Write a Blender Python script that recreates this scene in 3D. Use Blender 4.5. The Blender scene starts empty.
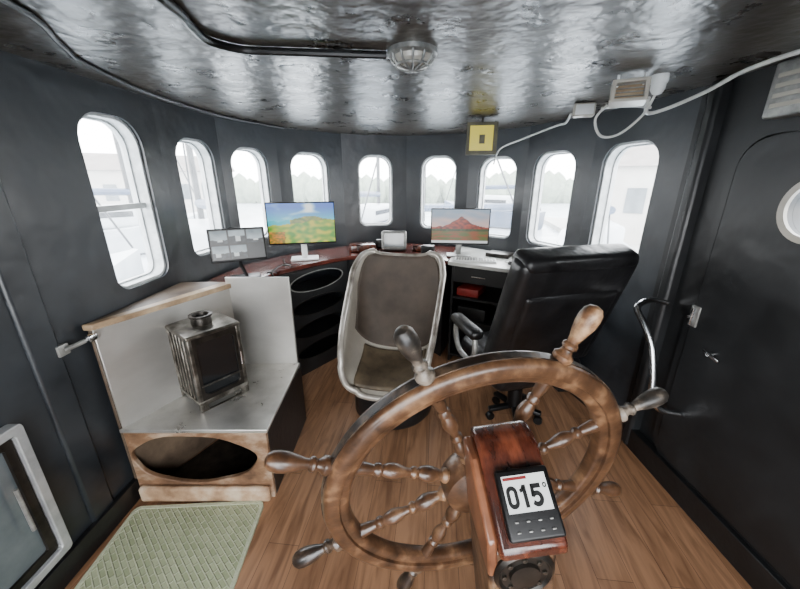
import bpy, bmesh, math, random
from mathutils import Vector, Matrix
random.seed(4)
sc = bpy.context.scene
COL = sc.collection

# ------------------------------------------------------------------ materials
def lin(c):
    if max(c) > 1.0: c = [x/255.0 for x in c]
    return [(x/12.92 if x <= 0.04045 else ((x+0.055)/1.055)**2.4) for x in c]
def rgba(c): return (*lin(c), 1.0)

def mat(name, c1, c2=None, rough=0.5, metal=0.0, nscale=6.0, stretch=(1,1,1), bump=0.0, bscale=40.0,
        coat=0.0, rough2=None, lo=0.35, hi=0.65, c3=None, detail=6, bdist=0.01, spec=0.5):
    m = bpy.data.materials.new(name); m.use_nodes = True
    nt = m.node_tree; N = nt.nodes; L = nt.links
    b = N["Principled BSDF"]
    b.inputs["Roughness"].default_value = rough
    b.inputs["Metallic"].default_value = metal
    b.inputs["Coat Weight"].default_value = coat
    b.inputs["Coat Roughness"].default_value = 0.15
    b.inputs["Specular IOR Level"].default_value = spec
    tc = N.new("ShaderNodeTexCoord"); mp = N.new("ShaderNodeMapping")
    mp.inputs["Scale"].default_value = stretch
    L.new(tc.outputs["Object"], mp.inputs["Vector"])
    nz = N.new("ShaderNodeTexNoise"); nz.inputs["Scale"].default_value = nscale
    nz.inputs["Detail"].default_value = detail; nz.inputs["Roughness"].default_value = 0.6
    L.new(mp.outputs["Vector"], nz.inputs["Vector"])
    cr = N.new("ShaderNodeValToRGB")
    cr.color_ramp.elements[0].position = lo; cr.color_ramp.elements[0].color = rgba(c1)
    cr.color_ramp.elements[1].position = hi; cr.color_ramp.elements[1].color = rgba(c2 or c1)
    if c3:
        e = cr.color_ramp.elements.new((lo+hi)/2); e.color = rgba(c3)
    L.new(nz.outputs["Fac"], cr.inputs["Fac"]); L.new(cr.outputs["Color"], b.inputs["Base Color"])
    if rough2 is not None:
        mr = N.new("ShaderNodeMapRange"); mr.inputs["From Min"].default_value = 0.3; mr.inputs["From Max"].default_value = 0.7
        mr.inputs["To Min"].default_value = rough; mr.inputs["To Max"].default_value = rough2
        L.new(nz.outputs["Fac"], mr.inputs["Value"]); L.new(mr.outputs["Result"], b.inputs["Roughness"])
    if bump > 0:
        n2 = N.new("ShaderNodeTexNoise"); n2.inputs["Scale"].default_value = bscale; n2.inputs["Detail"].default_value = 2
        L.new(mp.outputs["Vector"], n2.inputs["Vector"])
        bp = N.new("ShaderNodeBump"); bp.inputs["Strength"].default_value = bump; bp.inputs["Distance"].default_value = bdist
        L.new(n2.outputs["Fac"], bp.inputs["Height"]); L.new(bp.outputs["Normal"], b.inputs["Normal"])
    return m

M = {}
M['wall'] = mat("wall_paint", (28,31,35), (45,50,55), rough=0.30, nscale=2.2, bump=0.35, bscale=7, bdist=0.02, rough2=0.5, spec=0.6)
M['wallshade'] = mat("shaded_wall_paint", (17,18,19), (30,32,34), rough=0.30, nscale=2.2, bump=0.35, bscale=7, bdist=0.02, rough2=0.55, spec=0.5)  # wall paint darkened to put the door side's shade into its colour
M['ceil'] = mat("ceiling_gloss_paint", (44,37,30), (66,58,48), rough=0.24, nscale=7, bump=0.40, bscale=14, bdist=0.018, rough2=0.38, spec=0.75)
M['black'] = mat("black_paint", (15,15,16), (25,26,27), rough=0.4, nscale=5, bump=0.15, bscale=30)
M['plastic'] = mat("black_plastic", (9,9,10), (14,14,15), rough=0.4, nscale=12, spec=0.35)
M['leather'] = mat("black_leather", (14,14,15), (24,24,26), rough=0.28, nscale=7, bump=0.5, bscale=10, bdist=0.016, rough2=0.42)
M['white'] = mat("white_paint", (215,217,216), (232,233,231), rough=0.45, nscale=9, lo=0.3, hi=0.6)
M['sleeve'] = mat("window_frame_paint", (172,176,177), (210,213,213), rough=0.4, nscale=14)
M['cream'] = mat("cream_enamel", (160,153,141), (186,180,168), rough=0.3, nscale=3, coat=0.3)  # cream toned down as well, for the shadow inside the chair shell
M['rim'] = mat("worn_chair_rim", (98,91,82), (200,195,186), rough=0.28, nscale=5, c3=(166,159,149), metal=0.4, lo=.3, hi=.65, coat=.2, detail=4)
M['chrome'] = mat("chrome", (190,192,194), (220,222,224), rough=0.2, metal=1.0, nscale=20)
M['alu'] = mat("brushed_aluminium", (196,194,188), (212,210,205), rough=0.34, metal=0.75, nscale=2.5, stretch=(1,1,2), bump=0.03, bscale=4, rough2=0.44)
M['alutop'] = mat("stained_metal_sheet", (192,189,182), (226,224,219), rough=0.24, metal=0.75, nscale=5, bump=0.05, bscale=7, rough2=0.40)
M['frame'] = mat("pale_aluminium_frame", (160,163,164), (186,188,188), rough=0.35, metal=0.4, nscale=12)
M['greymetal'] = mat("grey_metal", (120,120,118), (165,165,160), rough=0.4, metal=0.5, nscale=18)
M['stove'] = mat("tarnished_steel", (56,52,47), (160,156,148), rough=0.28, metal=0.85, nscale=10, c3=(102,97,89), rough2=0.42)
M['stovedark'] = mat("sooty_steel", (26,24,21), (54,49,44), rough=0.35, metal=0.6, nscale=15)
M['plywood'] = mat("worn_brown_wood", (74,52,38), (182,160,138), rough=0.5, nscale=6, c3=(128,97,72), stretch=(1,1,1.6), detail=9, lo=.3, hi=.7)
M['plinth'] = mat("scuffed_pale_wood", (130,100,76), (208,188,164), rough=0.5, nscale=7, c3=(178,146,116), detail=8)
M['ledge'] = mat("light_wood_ledge", (124,102,78), (186,165,135), rough=0.5, nscale=7, c3=(158,134,105), detail=8)
M['ledgetop'] = mat("brown_ledge_top", (66,54,44), (104,88,72), rough=0.5, nscale=7)
M['wheel'] = mat("weathered_teak_varnish", (26,18,13), (138,104,74), rough=0.28, nscale=15, c3=(80,54,35), lo=0.28, hi=0.74, bump=0.2, bscale=60, bdist=0.004, coat=0.3, rough2=0.5, detail=12)
M['wheeldark'] = mat("worn_dark_teak", (16,13,11), (96,78,62), rough=0.35, nscale=20, c3=(44,34,27), bump=0.2, bscale=70, bdist=0.003, coat=0.2)
M['handle'] = mat("handle_greyed_wood", (20,19,18), (138,126,112), rough=0.4, nscale=20, c3=(58,52,46), bump=0.2, bscale=60, bdist=0.003)
M['handlewood'] = mat("handle_bare_wood", (64,44,30), (180,144,108), rough=0.4, nscale=24, c3=(118,84,58))
M['maho'] = mat("red_mahogany", (36,16,11), (110,58,39), rough=0.25, nscale=9, stretch=(3,1,1), c3=(70,33,22), coat=0.45, bump=0.05, bscale=30)
M['mahoside'] = mat("mahogany_side", (78,44,29), (138,88,60), rough=0.3, nscale=9, coat=0.3)
M['column'] = mat("pedestal_wood", (34,24,18), (124,96,70), rough=0.4, nscale=14, c3=(74,52,36), bump=0.2, bscale=40)
M['signframe'] = mat("olive_sign_frame", (60,56,36), (88,82,54), rough=0.5, nscale=12)
M['counter'] = mat("varnished_red_counter", (66,30,24), (104,54,44), rough=0.15, nscale=6, coat=0.6)
M['desk'] = mat("light_grey_desktop", (176,176,170), (205,204,198), rough=0.25, nscale=6)
M['brownpad'] = mat("brown_woven_pad", (62,53,45), (78,67,57), rough=0.7, nscale=8, bump=0.2, bscale=200, bdist=0.002)
M['seatpad'] = mat("shaded_tan_seat_pad", (74,64,51), (108,94,74), rough=0.6, nscale=8)  # tan darkened so the colour carries the shadow in the seat
M['glassdark'] = mat("dark_glass", (16,18,20), (26,28,30), rough=0.08, nscale=3, coat=0.5)
M['glassgrey'] = mat("reflecting_grey_glass", (74,82,86), (104,112,116), rough=0.1, nscale=3, coat=0.5)
M['rubber'] = mat("rubber_cable", (12,12,12), (22,22,22), rough=0.3, nscale=20)
M['cablewhite'] = mat("white_cable", (190,190,186), (215,215,210), rough=0.4, nscale=20)
M['red'] = mat("red_card", (118,26,20), (140,34,26), rough=0.5, nscale=8)
M['water'] = mat("harbour_water", (160,168,174), (200,206,210), rough=0.25, nscale=0.6, bump=0.3, bscale=2)
M['hull'] = mat("boat_white", (172,178,182), (196,200,202), rough=0.4, nscale=2)
M['hullblue'] = mat("boat_blue", (40,56,80), (54,72,98), rough=0.4, nscale=2)
M['mast'] = mat("mast_grey", (32,34,36), (50,52,54), rough=0.4, nscale=5)
M['facade'] = mat("building_facade", (172,168,162), (188,185,179), rough=0.7, nscale=1.5)
M['roof'] = mat("building_roof", (106,98,92), (128,120,114), rough=0.7, nscale=2)
M['tree'] = mat("tree_foliage", (110,122,108), (142,152,134), rough=0.8, nscale=1.5)
M['paper'] = mat("paper", (214,214,210), (226,226,222), rough=0.7, nscale=5)
M['concrete'] = mat("quay_concrete", (150,148,142), (180,178,170), rough=0.8, nscale=1.5)

def emis(name, col, s):
    m = bpy.data.materials.new(name); m.use_nodes = True; nt = m.node_tree
    b = nt.nodes["Principled BSDF"]; b.inputs["Base Color"].default_value = (0.01,0.01,0.01,1)
    b.inputs["Emission Color"].default_value = rgba(col); b.inputs["Emission Strength"].default_value = s
    b.inputs["Roughness"].default_value = 0.3
    return m
M['lcd'] = emis("lcd_white", (236,240,240), 2.0)
M['ink'] = emis("lcd_black", (8,8,8), 0.0)
M['lcdred'] = emis("lcd_red", (190,50,50), 0.8)
M['yellow'] = emis("yellow_added_glow", (240,222,0), 0.75)  # glow added to the sign face to lift yellow muted by shade

def picmat():
    m = bpy.data.materials.new("screen_picture"); m.use_nodes = True; nt = m.node_tree
    b = nt.nodes["Principled BSDF"]; b.inputs["Base Color"].default_value = (0.01,0.01,0.01,1)
    at = nt.nodes.new("ShaderNodeAttribute"); at.attribute_name = "Col"
    nt.links.new(at.outputs["Color"], b.inputs["Emission Color"]); b.inputs["Emission Strength"].default_value = 1.5
    b.inputs["Roughness"].default_value = 0.3
    return m
M['pic'] = picmat()

def panemat():
    m = bpy.data.materials.new("salty_window_glass"); m.use_nodes = True; nt = m.node_tree; N = nt.nodes; L = nt.links
    N.clear(); out = N.new("ShaderNodeOutputMaterial")
    tr = N.new("ShaderNodeBsdfTransparent"); tr.inputs[0].default_value = (0.97,0.98,0.98,1)
    gl = N.new("ShaderNodeBsdfTranslucent"); gl.inputs[0].default_value=(0.9,0.92,0.95,1)
    mx = N.new("ShaderNodeMixShader")
    tc = N.new("ShaderNodeTexCoord"); nz = N.new("ShaderNodeTexNoise"); nz.inputs["Scale"].default_value = 8
    mr = N.new("ShaderNodeMapRange"); mr.inputs["To Min"].default_value = 0.02; mr.inputs["To Max"].default_value = 0.12
    L.new(tc.outputs["Object"], nz.inputs["Vector"]); L.new(nz.outputs["Fac"], mr.inputs["Value"])
    L.new(mr.outputs["Result"], mx.inputs[0]); L.new(tr.outputs[0], mx.inputs[1]); L.new(gl.outputs[0], mx.inputs[2])
    L.new(mx.outputs[0], out.inputs[0])
    return m
M['pane'] = panemat()

def floormat():
    m = bpy.data.materials.new("wood_plank_floor"); m.use_nodes = True; nt = m.node_tree; N = nt.nodes; L = nt.links
    b = N["Principled BSDF"]
    tc = N.new("ShaderNodeTexCoord"); mp = N.new("ShaderNodeMapping"); mp.inputs["Rotation"].default_value = (0,0,math.radians(90+6))
    L.new(tc.outputs["Object"], mp.inputs["Vector"])
    br = N.new("ShaderNodeTexBrick"); br.inputs["Scale"].default_value = 1.0
    br.inputs["Brick Width"].default_value = 1.1; br.inputs["Row Height"].default_value = 0.15
    br.inputs["Mortar Size"].default_value = 0.0012; br.inputs["Mortar Smooth"].default_value = 0.2; br.inputs["Bias"].default_value = 0
    br.inputs["Color1"].default_value = rgba((168,126,94)); br.inputs["Color2"].default_value = rgba((148,108,78))
    br.inputs["Mortar"].default_value = rgba((84,58,42)); br.offset = 0.37
    L.new(mp.outputs["Vector"], br.inputs["Vector"])
    m2 = N.new("ShaderNodeMapping"); m2.inputs["Scale"].default_value = (1.0,9,1); L.new(mp.outputs["Vector"], m2.inputs["Vector"])
    nz = N.new("ShaderNodeTexNoise"); nz.inputs["Scale"].default_value = 2.6; nz.inputs["Detail"].default_value = 8; nz.inputs["Distortion"].default_value = 1.2
    L.new(m2.outputs["Vector"], nz.inputs["Vector"])
    cr = N.new("ShaderNodeValToRGB"); cr.color_ramp.elements[0].position=0.3; cr.color_ramp.elements[0].color=(0.38,0.34,0.31,1)
    cr.color_ramp.elements[1].position=0.62; cr.color_ramp.elements[1].color=(1,1,1,1)
    L.new(nz.outputs["Fac"], cr.inputs["Fac"])
    mx = N.new("ShaderNodeMix"); mx.data_type='RGBA'; mx.blend_type='MULTIPLY'; mx.inputs["Factor"].default_value = 0.85
    L.new(br.outputs["Color"], mx.inputs["A"]); L.new(cr.outputs["Color"], mx.inputs["B"])
    L.new(mx.outputs["Result"], b.inputs["Base Color"]); b.inputs["Roughness"].default_value = 0.4
    return m
M['floor'] = floormat()

def matmat():
    m = bpy.data.materials.new("sage_woven_mat"); m.use_nodes = True; nt = m.node_tree; N = nt.nodes; L = nt.links
    b = N["Principled BSDF"]; b.inputs["Roughness"].default_value = 0.95
    tc = N.new("ShaderNodeTexCoord"); mp = N.new("ShaderNodeMapping"); mp.inputs["Rotation"].default_value=(0,0,math.radians(45))
    L.new(tc.outputs["Object"], mp.inputs["Vector"])
    br = N.new("ShaderNodeTexBrick"); br.inputs["Scale"].default_value=1; br.inputs["Brick Width"].default_value=0.048; br.inputs["Row Height"].default_value=0.024
    br.inputs["Mortar Size"].default_value=0.0045; br.inputs["Mortar Smooth"].default_value=1
    br.inputs["Color1"].default_value=rgba((172,178,144)); br.inputs["Color2"].default_value=rgba((152,160,124)); br.inputs["Mortar"].default_value=rgba((196,200,170))
    L.new(mp.outputs["Vector"], br.inputs["Vector"]); L.new(br.outputs["Color"], b.inputs["Base Color"])
    bp = N.new("ShaderNodeBump"); bp.inputs["Distance"].default_value=0.006; bp.inputs["Strength"].default_value=0.8
    L.new(br.outputs["Fac"], bp.inputs["Height"]); L.new(bp.outputs["Normal"], b.inputs["Normal"])
    return m
M['mat'] = matmat()
M['matedge'] = mat("sage_mat_border", (174,180,150), (196,200,172), rough=0.9, nscale=60, bump=0.3, bscale=120)

# ------------------------------------------------------------------ mesh helpers
class MB:
    def __init__(s): s.v=[]; s.f=[]; s.m=[]
    def add(s, vf, mx=None, mi=0):
        vs, fs = vf; o = len(s.v)
        for p in vs:
            p = Vector(p); s.v.append(mx @ p if mx is not None else p)
        for f in fs: s.f.append([i+o for i in f]); s.m.append(mi)
        return s
    def obj(s, name, mats, parent=None, matrix=None, smooth=35, kind=None, label=None, bevel=0, subsurf=0):
        me = bpy.data.meshes.new(name); me.from_pydata([tuple(p) for p in s.v], [], s.f)
        if not isinstance(mats,(list,tuple)): mats=[mats]
        for m in mats: me.materials.append(M[m] if isinstance(m,str) else m)
        for p,mi in zip(me.polygons, s.m): p.material_index = mi
        bm = bmesh.new(); bm.from_mesh(me)
        bmesh.ops.recalc_face_normals(bm, faces=bm.faces); bm.to_mesh(me); bm.free()
        if smooth:
            for p in me.polygons: p.use_smooth = True
            me.set_sharp_from_angle(angle=math.radians(smooth))
        ob = bpy.data.objects.new(name, me); COL.objects.link(ob)
        if parent: ob.parent = parent
        if matrix is not None: ob.matrix_local = matrix
        if kind: ob["kind"] = kind
        if label: ob["label"] = label
        if bevel:
            b = ob.modifiers.new("bevel",'BEVEL'); b.width = bevel; b.segments = 2; b.limit_method='ANGLE'; b.angle_limit=math.radians(40)
        if subsurf:
            b = ob.modifiers.new("sub",'SUBSURF'); b.levels = subsurf; b.render_levels = subsurf
        return ob

def T(x,y,z): return Matrix.Translation((x,y,z))
def R(a,ax): return Matrix.Rotation(math.radians(a),4,ax)
def frame(o,x,y,z):
    m = Matrix.Identity(4)
    for i,a in enumerate((x,y,z)):
        for j in range(3): m[j][i]=a[j]
    for j in range(3): m[j][3]=o[j]
    return m

def boxp(x0,x1,y0,y1,z0,z1):
    v=[(x0,y0,z0),(x1,y0,z0),(x1,y1,z0),(x0,y1,z0),(x0,y0,z1),(x1,y0,z1),(x1,y1,z1),(x0,y1,z1)]
    return v,[(0,3,2,1),(4,5,6,7),(0,1,5,4),(1,2,6,5),(2,3,7,6),(3,0,4,7)]
def rbox(sx,sy,sz,r,seg=3):
    bm=bmesh.new(); bmesh.ops.create_cube(bm,size=1)
    for v in bm.verts: v.co=Vector((v.co.x*sx,v.co.y*sy,v.co.z*sz))
    bmesh.ops.bevel(bm,geom=list(bm.edges),offset=r,segments=seg,profile=0.5,affect='EDGES')
    bm.verts.index_update()
    vs=[v.co.copy() for v in bm.verts]; fs=[[v.index for v in f.verts] for f in bm.faces]; bm.free(); return vs,fs
def lathe(prof,n=24,axis='Z'):
    vs=[];fs=[]
    for (r,h) in prof:
        for k in range(n):
            a=2*math.pi*k/n; c=r*math.cos(a); s=r*math.sin(a)
            vs.append({'Z':(c,s,h),'X':(h,c,s),'Y':(c,h,s)}[axis])
    for i in range(len(prof)-1):
        for k in range(n):
            k2=(k+1)%n; fs.append((i*n+k,i*n+k2,(i+1)*n+k2,(i+1)*n+k))
    fs.append(tuple(range(n))[::-1]); fs.append(tuple((len(prof)-1)*n+k for k in range(n)))
    return vs,fs
def ringlathe(prof,n=72):
    vs=[];fs=[];m=len(prof)
    for k in range(n):
        a=2*math.pi*k/n
        for (r,h) in prof: vs.append((r*math.cos(a),r*math.sin(a),h))
    for k in range(n):
        k2=(k+1)%n
        for i in range(m):
            j=(i+1)%m; fs.append((k*m+i,k2*m+i,k2*m+j,k*m+j))
    return vs,fs
def catmull(pts,n=8,closed=False):
    P=[Vector(p) for p in pts]; out=[]; L=len(P)
    rng=range(L) if closed else range(L-1)
    for i in rng:
        if closed: a,b,c,d=P[i-1],P[i],P[(i+1)%L],P[(i+2)%L]
        else: a,b,c,d=P[max(i-1,0)],P[i],P[i+1],P[min(i+2,L-1)]
        for k in range(n):
            t=k/n; out.append(0.5*((2*b)+(c-a)*t+(2*a-5*b+4*c-d)*t*t+(3*b-a-3*c+d)*t**3))
    if not closed: out.append(P[-1])
    return out
def tube(pts,r,n=10,closed=False):
    pts=[Vector(p) for p in pts]; L=len(pts); vs=[];fs=[]; prev=None
    for i,p in enumerate(pts):
        if closed: t=(pts[(i+1)%L]-pts[i-1])
        else: t=pts[min(i+1,L-1)]-pts[max(i-1,0)]
        t.normalize()
        if prev is None:
            u=t.orthogonal().normalized()
        else:
            u=prev-t*prev.dot(t)
            u = u.normalized() if u.length>1e-6 else t.orthogonal().normalized()
        prev=u; w=t.cross(u); rr=r[i] if isinstance(r,(list,tuple)) else r
        for k in range(n):
            a=2*math.pi*k/n; vs.append(p+u*rr*math.cos(a)+w*rr*math.sin(a))
    for i in range(L if closed else L-1):
        j=(i+1)%L
        for k in range(n):
            k2=(k+1)%n; fs.append((i*n+k,i*n+k2,j*n+k2,j*n+k))
    if not closed:
        fs.append(tuple(range(n))[::-1]); fs.append(tuple((L-1)*n+k for k in range(n)))
    return vs,fs
def prism(poly,z0,z1):
    n=len(poly); vs=[(p[0],p[1],z0) for p in poly]+[(p[0],p[1],z1) for p in poly]
    fs=[tuple(range(n))[::-1],tuple(range(n,2*n))]+[(i,(i+1)%n,n+(i+1)%n,n+i) for i in range(n)]
    return vs,fs
def rrect(x0,x1,z0,z1,r,n=6,rb=None):
    out=[]; rb=r if rb is None else rb
    for cx,cz,a0,q in ((x1-r,z1-r,0,r),(x0+r,z1-r,90,r),(x0+rb,z0+rb,180,rb),(x1-rb,z0+rb,270,rb)):
        for k in range(n+1):
            a=math.radians(a0+90*k/n); out.append((cx+q*math.cos(a),cz+q*math.sin(a)))
    return out
def rect(x0,x1,z0,z1): return [(x1,z1),(x0,z1),(x0,z0),(x1,z0)]
def ellipse(cx,cz,a,b,n=40): return [(cx+a*math.cos(2*math.pi*k/n),cz+b*math.sin(2*math.pi*k/n)) for k in range(n)]
def polyray(poly,c,ang):
    dx,dz=math.cos(ang),math.sin(ang); best=None
    for i in range(len(poly)):
        ax,az=poly[i][0]-c[0],poly[i][1]-c[1]; bx,bz=poly[(i+1)%len(poly)][0]-c[0],poly[(i+1)%len(poly)][1]-c[1]
        ex,ez=bx-ax,bz-az; den=dx*ez-dz*ex
        if abs(den)<1e-12: continue
        t=(ax*ez-az*ex)/den; s=(ax*dz-az*dx)/den
        if t>0 and -1e-6<=s<=1+1e-6 and (best is None or t>best): best=t
    return (c[0]+dx*best,c[1]+dz*best)
def plate(outer,inner,c,y0,y1):
    angs=sorted(set(round(math.atan2(p[1]-c[1],p[0]-c[0]),5) for p in outer+inner))
    A=[angs[0]]
    for a in angs[1:]:
        if a-A[-1]>1e-4: A.append(a)
    n=len(A); O=[polyray(outer,c,a) for a in A]; I=[polyray(inner,c,a) for a in A]
    vs=[(p[0],y0,p[1]) for p in O]+[(p[0],y0,p[1]) for p in I]+[(p[0],y1,p[1]) for p in O]+[(p[0],y1,p[1]) for p in I]
    fs=[]
    for i in range(n):
        j=(i+1)%n
        fs+=[(i,j,n+j,n+i),(2*n+i,3*n+i,3*n+j,2*n+j),(n+i,n+j,3*n+j,3*n+i),(i,2*n+i,2*n+j,j)]
    return vs,fs

def thing(name,label,cat,matrix=None,group=None):
    e=bpy.data.objects.new(name,None); COL.objects.link(e); e.empty_display_size=0.05
    e["label"]=label; e["category"]=cat
    if group: e["group"]=group
    if matrix is not None: e.matrix_world=matrix
    return e
def solo(ob,label,cat,group=None):
    ob["label"]=label; ob["category"]=cat
    if group: ob["group"]=group
    return ob
def P(vf,name,mats,parent,matrix=None,**k): return MB().add(vf).obj(name,mats,parent,matrix,**k)

def picture(name,w,h,nx,ny,fn,parent,matrix):
    vs=[];cols=[]
    for j in range(ny+1):
        for i in range(nx+1):
            u,v=i/nx,j/ny; vs.append(((u-0.5)*w,0,(v-0.5)*h)); cols.append(fn(u,v))
    fs=[(j*(nx+1)+i,j*(nx+1)+i+1,(j+1)*(nx+1)+i+1,(j+1)*(nx+1)+i) for j in range(ny) for i in range(nx)]
    me=bpy.data.meshes.new(name); me.from_pydata(vs,[],fs); me.materials.append(M['pic'])
    ca=me.color_attributes.new("Col",'FLOAT_COLOR','POINT')
    for k,c in enumerate(cols): ca.data[k].color=(*lin(c),1)
    ob=bpy.data.objects.new(name,me); COL.objects.link(ob); ob.parent=parent; ob.matrix_local=matrix
    return ob

# ------------------------------------------------------------------ room shell
H=2.1
J=[(-1.45,1.45),(-1.43,2.20),(-1.37,2.79),(-1.11,3.31),(-0.60,3.78),(0.07,3.93),(0.70,3.71),(1.14,3.27),(1.405,2.66),(1.53,1.95)]
WN=[((-1.42,1.67),(-1.42,2.06),1.10,1.96),((-1.425,2.32),(-1.37,2.71),1.14,1.92),((-1.33,2.87),(-1.16,3.20),1.15,1.91),
    ((-1.03,3.40),(-0.72,3.66),1.16,1.91),((-0.45,3.84),(-0.08,3.90),1.17,1.91),((0.22,3.88),(0.59,3.76),1.14,1.90),
    ((0.78,3.61),(1.09,3.35),1.10,1.87),((1.16,3.18),(1.37,2.80),1.10,1.88),((1.41,2.56),(1.52,2.12),1.12,1.885)]
def segframe(a,b):
    d=Vector((b[0]-a[0],b[1]-a[1],0)); L=d.length; d.normalize(); n=Vector((-d.y,d.x,0))
    return frame((a[0],a[1],0),d,n,Vector((0,0,1))),L
TH=0.08
portals=[]
wf=MB(); wl=MB(); wr=MB()
for i,(a,b,z0,z1) in enumerate(WN):
    F,L=segframe(J[i],J[i+1]); Fi=F.inverted()
    xa=(Fi@Vector((a[0],a[1],0))).x; xb=(Fi@Vector((b[0],b[1],0))).x
    rt=min(0.14,(xb-xa)*.38); rb=0.075
    hole=rrect(xa,xb,z0,z1,rt,rb=rb); c=((xa+xb)/2,(z0+z1)/2)
    tgt = wl if i<2 else wf
    tgt.add(plate(rect(0,L,0,H),hole,c,0,TH),F)
    w=MB()
    g=0.014
    w.add(plate(rrect(xa-0.006,xb+0.006,z0-0.006,z1+0.006,rt+.004,rb=rb+.004),rrect(xa+g,xb-g,z0+g,z1-g,rt-0.010,rb=rb-.010),c,0.02,TH+0.04),F,0)
    w.add(plate(rrect(xa+0.004,xb-0.004,z0+0.004,z1-0.004,rt-.004,rb=rb-.004),rrect(xa+g+.010,xb-g-.010,z0+g+.010,z1-g-.010,rt-0.018,rb=rb-.018),c,TH,TH+0.02),F,2)
    if i==0: w.add(boxp(xa+g,xb-g,0.05,0.075,1.50,1.53),F,2)
    pv=[(p[0],TH+.01,p[1]) for p in rrect(xa+g,xb-g,z0+g,z1-g,rt-0.015,rb=rb-.015)]
    w.add((pv,[tuple(range(len(pv)))]),F,1)
    w.obj("window_%d"%(i+1),['sleeve','pane','frame'],kind='structure')
    m=F@T(c[0],TH+0.07,c[1]); portals.append((m,xb-xa,z1-z0))
RL=(-1.50,-1.2); RR=(1.60,-1.2)
F,L=segframe(RL,J[0]); wl.add(boxp(0,L,0,TH,0,H),F)
RF,LR=segframe(J[9],RR)
def rx(Y): return (Y-1.95)/((RR[1]-1.95)/LR)
pc=(rx(1.262),1.55); pr=0.108
wr.add(boxp(0,rx(1.58),0,TH,0,H),RF)
wr.add(plate(rect(rx(1.58),rx(1.0),0,H),ellipse(pc[0],pc[1],pr,pr),pc,0,TH),RF)
wr.add(boxp(rx(1.0),LR,0,TH,0,H),RF)
wl.obj("wall_left",'wall',kind='structure'); wf.obj("wall_front",'wall',kind='structure'); wr.obj("wall_right",'wallshade',kind='structure')
wb=MB(); F,L=segframe(RR,RL)
wb.add(plate(rect(0,1.15,0,H),rrect(0.12,1.05,1.0,1.92,0.08),(0.6,1.45),0,TH),F)
wb.add(boxp(1.15,2.0,0,TH,1.98,H),F)
wb.add(plate(rect(2.0,L,0,H),rrect(2.1,L-0.1,1.0,1.92,0.08),(2.55,1.45),0,TH),F)
wb.obj("wall_rear",'wall',kind='structure')  # out of view behind the camera; big openings shaped to let sky light in
portals+= [(F@T(0.585,0.1,1.46),0.93,0.92),(F@T(1.575,0.1,1.0),0.85,1.96),(F@T(2.55,0.1,1.46),0.9,0.92)]
outline=[RL]+J+[RR]
big=[(p[0]*1.05,p[1]+(0.07 if p[1]>0 else -0.07)) for p in outline]
P(prism(big,H,H+0.06),"ceiling",'ceil',None,kind='structure',smooth=0)
P(prism(big,-0.06,0),"floor",'floor',None,kind='structure',smooth=0)
def strip(name,pts,depth,z0,z1,m):
    b=MB()
    for a,c in zip(pts[:-1],pts[1:]):
        F,L=segframe(a,c); b.add(boxp(0,L,-depth,0,z0,z1),F)
    b.obj(name,m,kind='structure',bevel=0.004)
strip("baseboard_right",[(1.44,2.4),J[9],RR],0.05,0,0.14,'black')
strip("baseboard_left",[RL,J[0],J[1]],0.03,0,0.12,'black')
P(boxp(-1.47,-1.440,1.18,1.30,0,H),"trim_1",'wall',None,kind='structure',bevel=0.012)
P(boxp(1.475,1.56,1.79,1.86,0,H),"trim_2",'wallshade',None,kind='structure',bevel=0.02)

# door with porthole
d=MB()
dx0,dx1=rx(1.62),rx(0.72)
d.add(plate(rrect(dx0,dx1,0.16,1.82,0.12),ellipse(pc[0],pc[1],pr,pr),pc,-0.035,-0.001),RF,0)
d.add(plate(rrect(dx0-0.05,dx1+0.05,0.11,1.87,0.16),rrect(dx0-0.012,dx1+0.012,0.148,1.832,0.13),((dx0+dx1)/2,1.0),-0.025,0.0),RF,0)
d.add(plate(ellipse(pc[0],pc[1],pr+0.018,pr+0.018),ellipse(pc[0],pc[1],pr-0.006,pr-0.006),pc,-0.045,-0.03),RF,1)
pv=[(p[0],0.03,p[1]) for p in ellipse(pc[0],pc[1],pr,pr)]
d.add((pv,[tuple(range(len(pv)))]),RF,2)
door=d.obj("door_1",['wallshade','cream','pane'],kind='structure')
hmx=RF@T(rx(1.46),-.045,.86)
h=MB().add(lathe([(.012,.01),(.012,-.02)],12,'Y'),hmx).add(rbox(.09,.012,.016,.005,2),hmx@T(.02,-.02,0)@R(12,'Y'))
h.obj("door_handle",'chrome',door)

# ------------------------------------------------------------------ ship wheel
e1=Vector((.905,.241,-.346)).normalized(); e2=Vector((.347,-.083,.932)); e2=(e2-e1*e2.dot(e1)).normalized(); n=e1.cross(e2)
hub=Vector((.21,.715,.887))
W=thing("ship_steering_wheel","large weathered wooden ship's steering wheel with eight turned spoke handles","steering wheel",frame(hub,e1,e2,n))
rim=[(0.345,-0.014),(0.350,-0.021),(0.358,-0.025),(0.370,-0.029),(0.396,-0.029),(0.405,-0.025),(0.410,-0.017),(0.410,0.017),(0.405,0.025),(0.396,0.029),(0.375,0.029),(0.370,0.027),(0.368,0.020),(0.358,0.019),(0.350,0.017),(0.345,0.012)]
MB().add(ringlathe(rim,96)).obj("rim",'wheel',W,smooth=50)
MB().add(ringlathe([(0.4095,-0.011),(0.4130,-0.011),(0.4130,0.011),(0.4095,0.011)],96)).obj("rim_band",'wheeldark',W,label="dark worn band around the rim edge")
P(lathe([(0.03,-0.06),(0.075,-0.05),(0.095,-0.035),(0.1,-0.02),(0.1,0.02),(0.095,0.035),(0.07,0.045),(0.04,0.06)],40),"hub",'wheel',W)
P(lathe([(0.045,0.058),(0.045,0.07),(0.02,0.08),(0.02,0.10)],24),"hub_cap",'greymetal',W)
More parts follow.
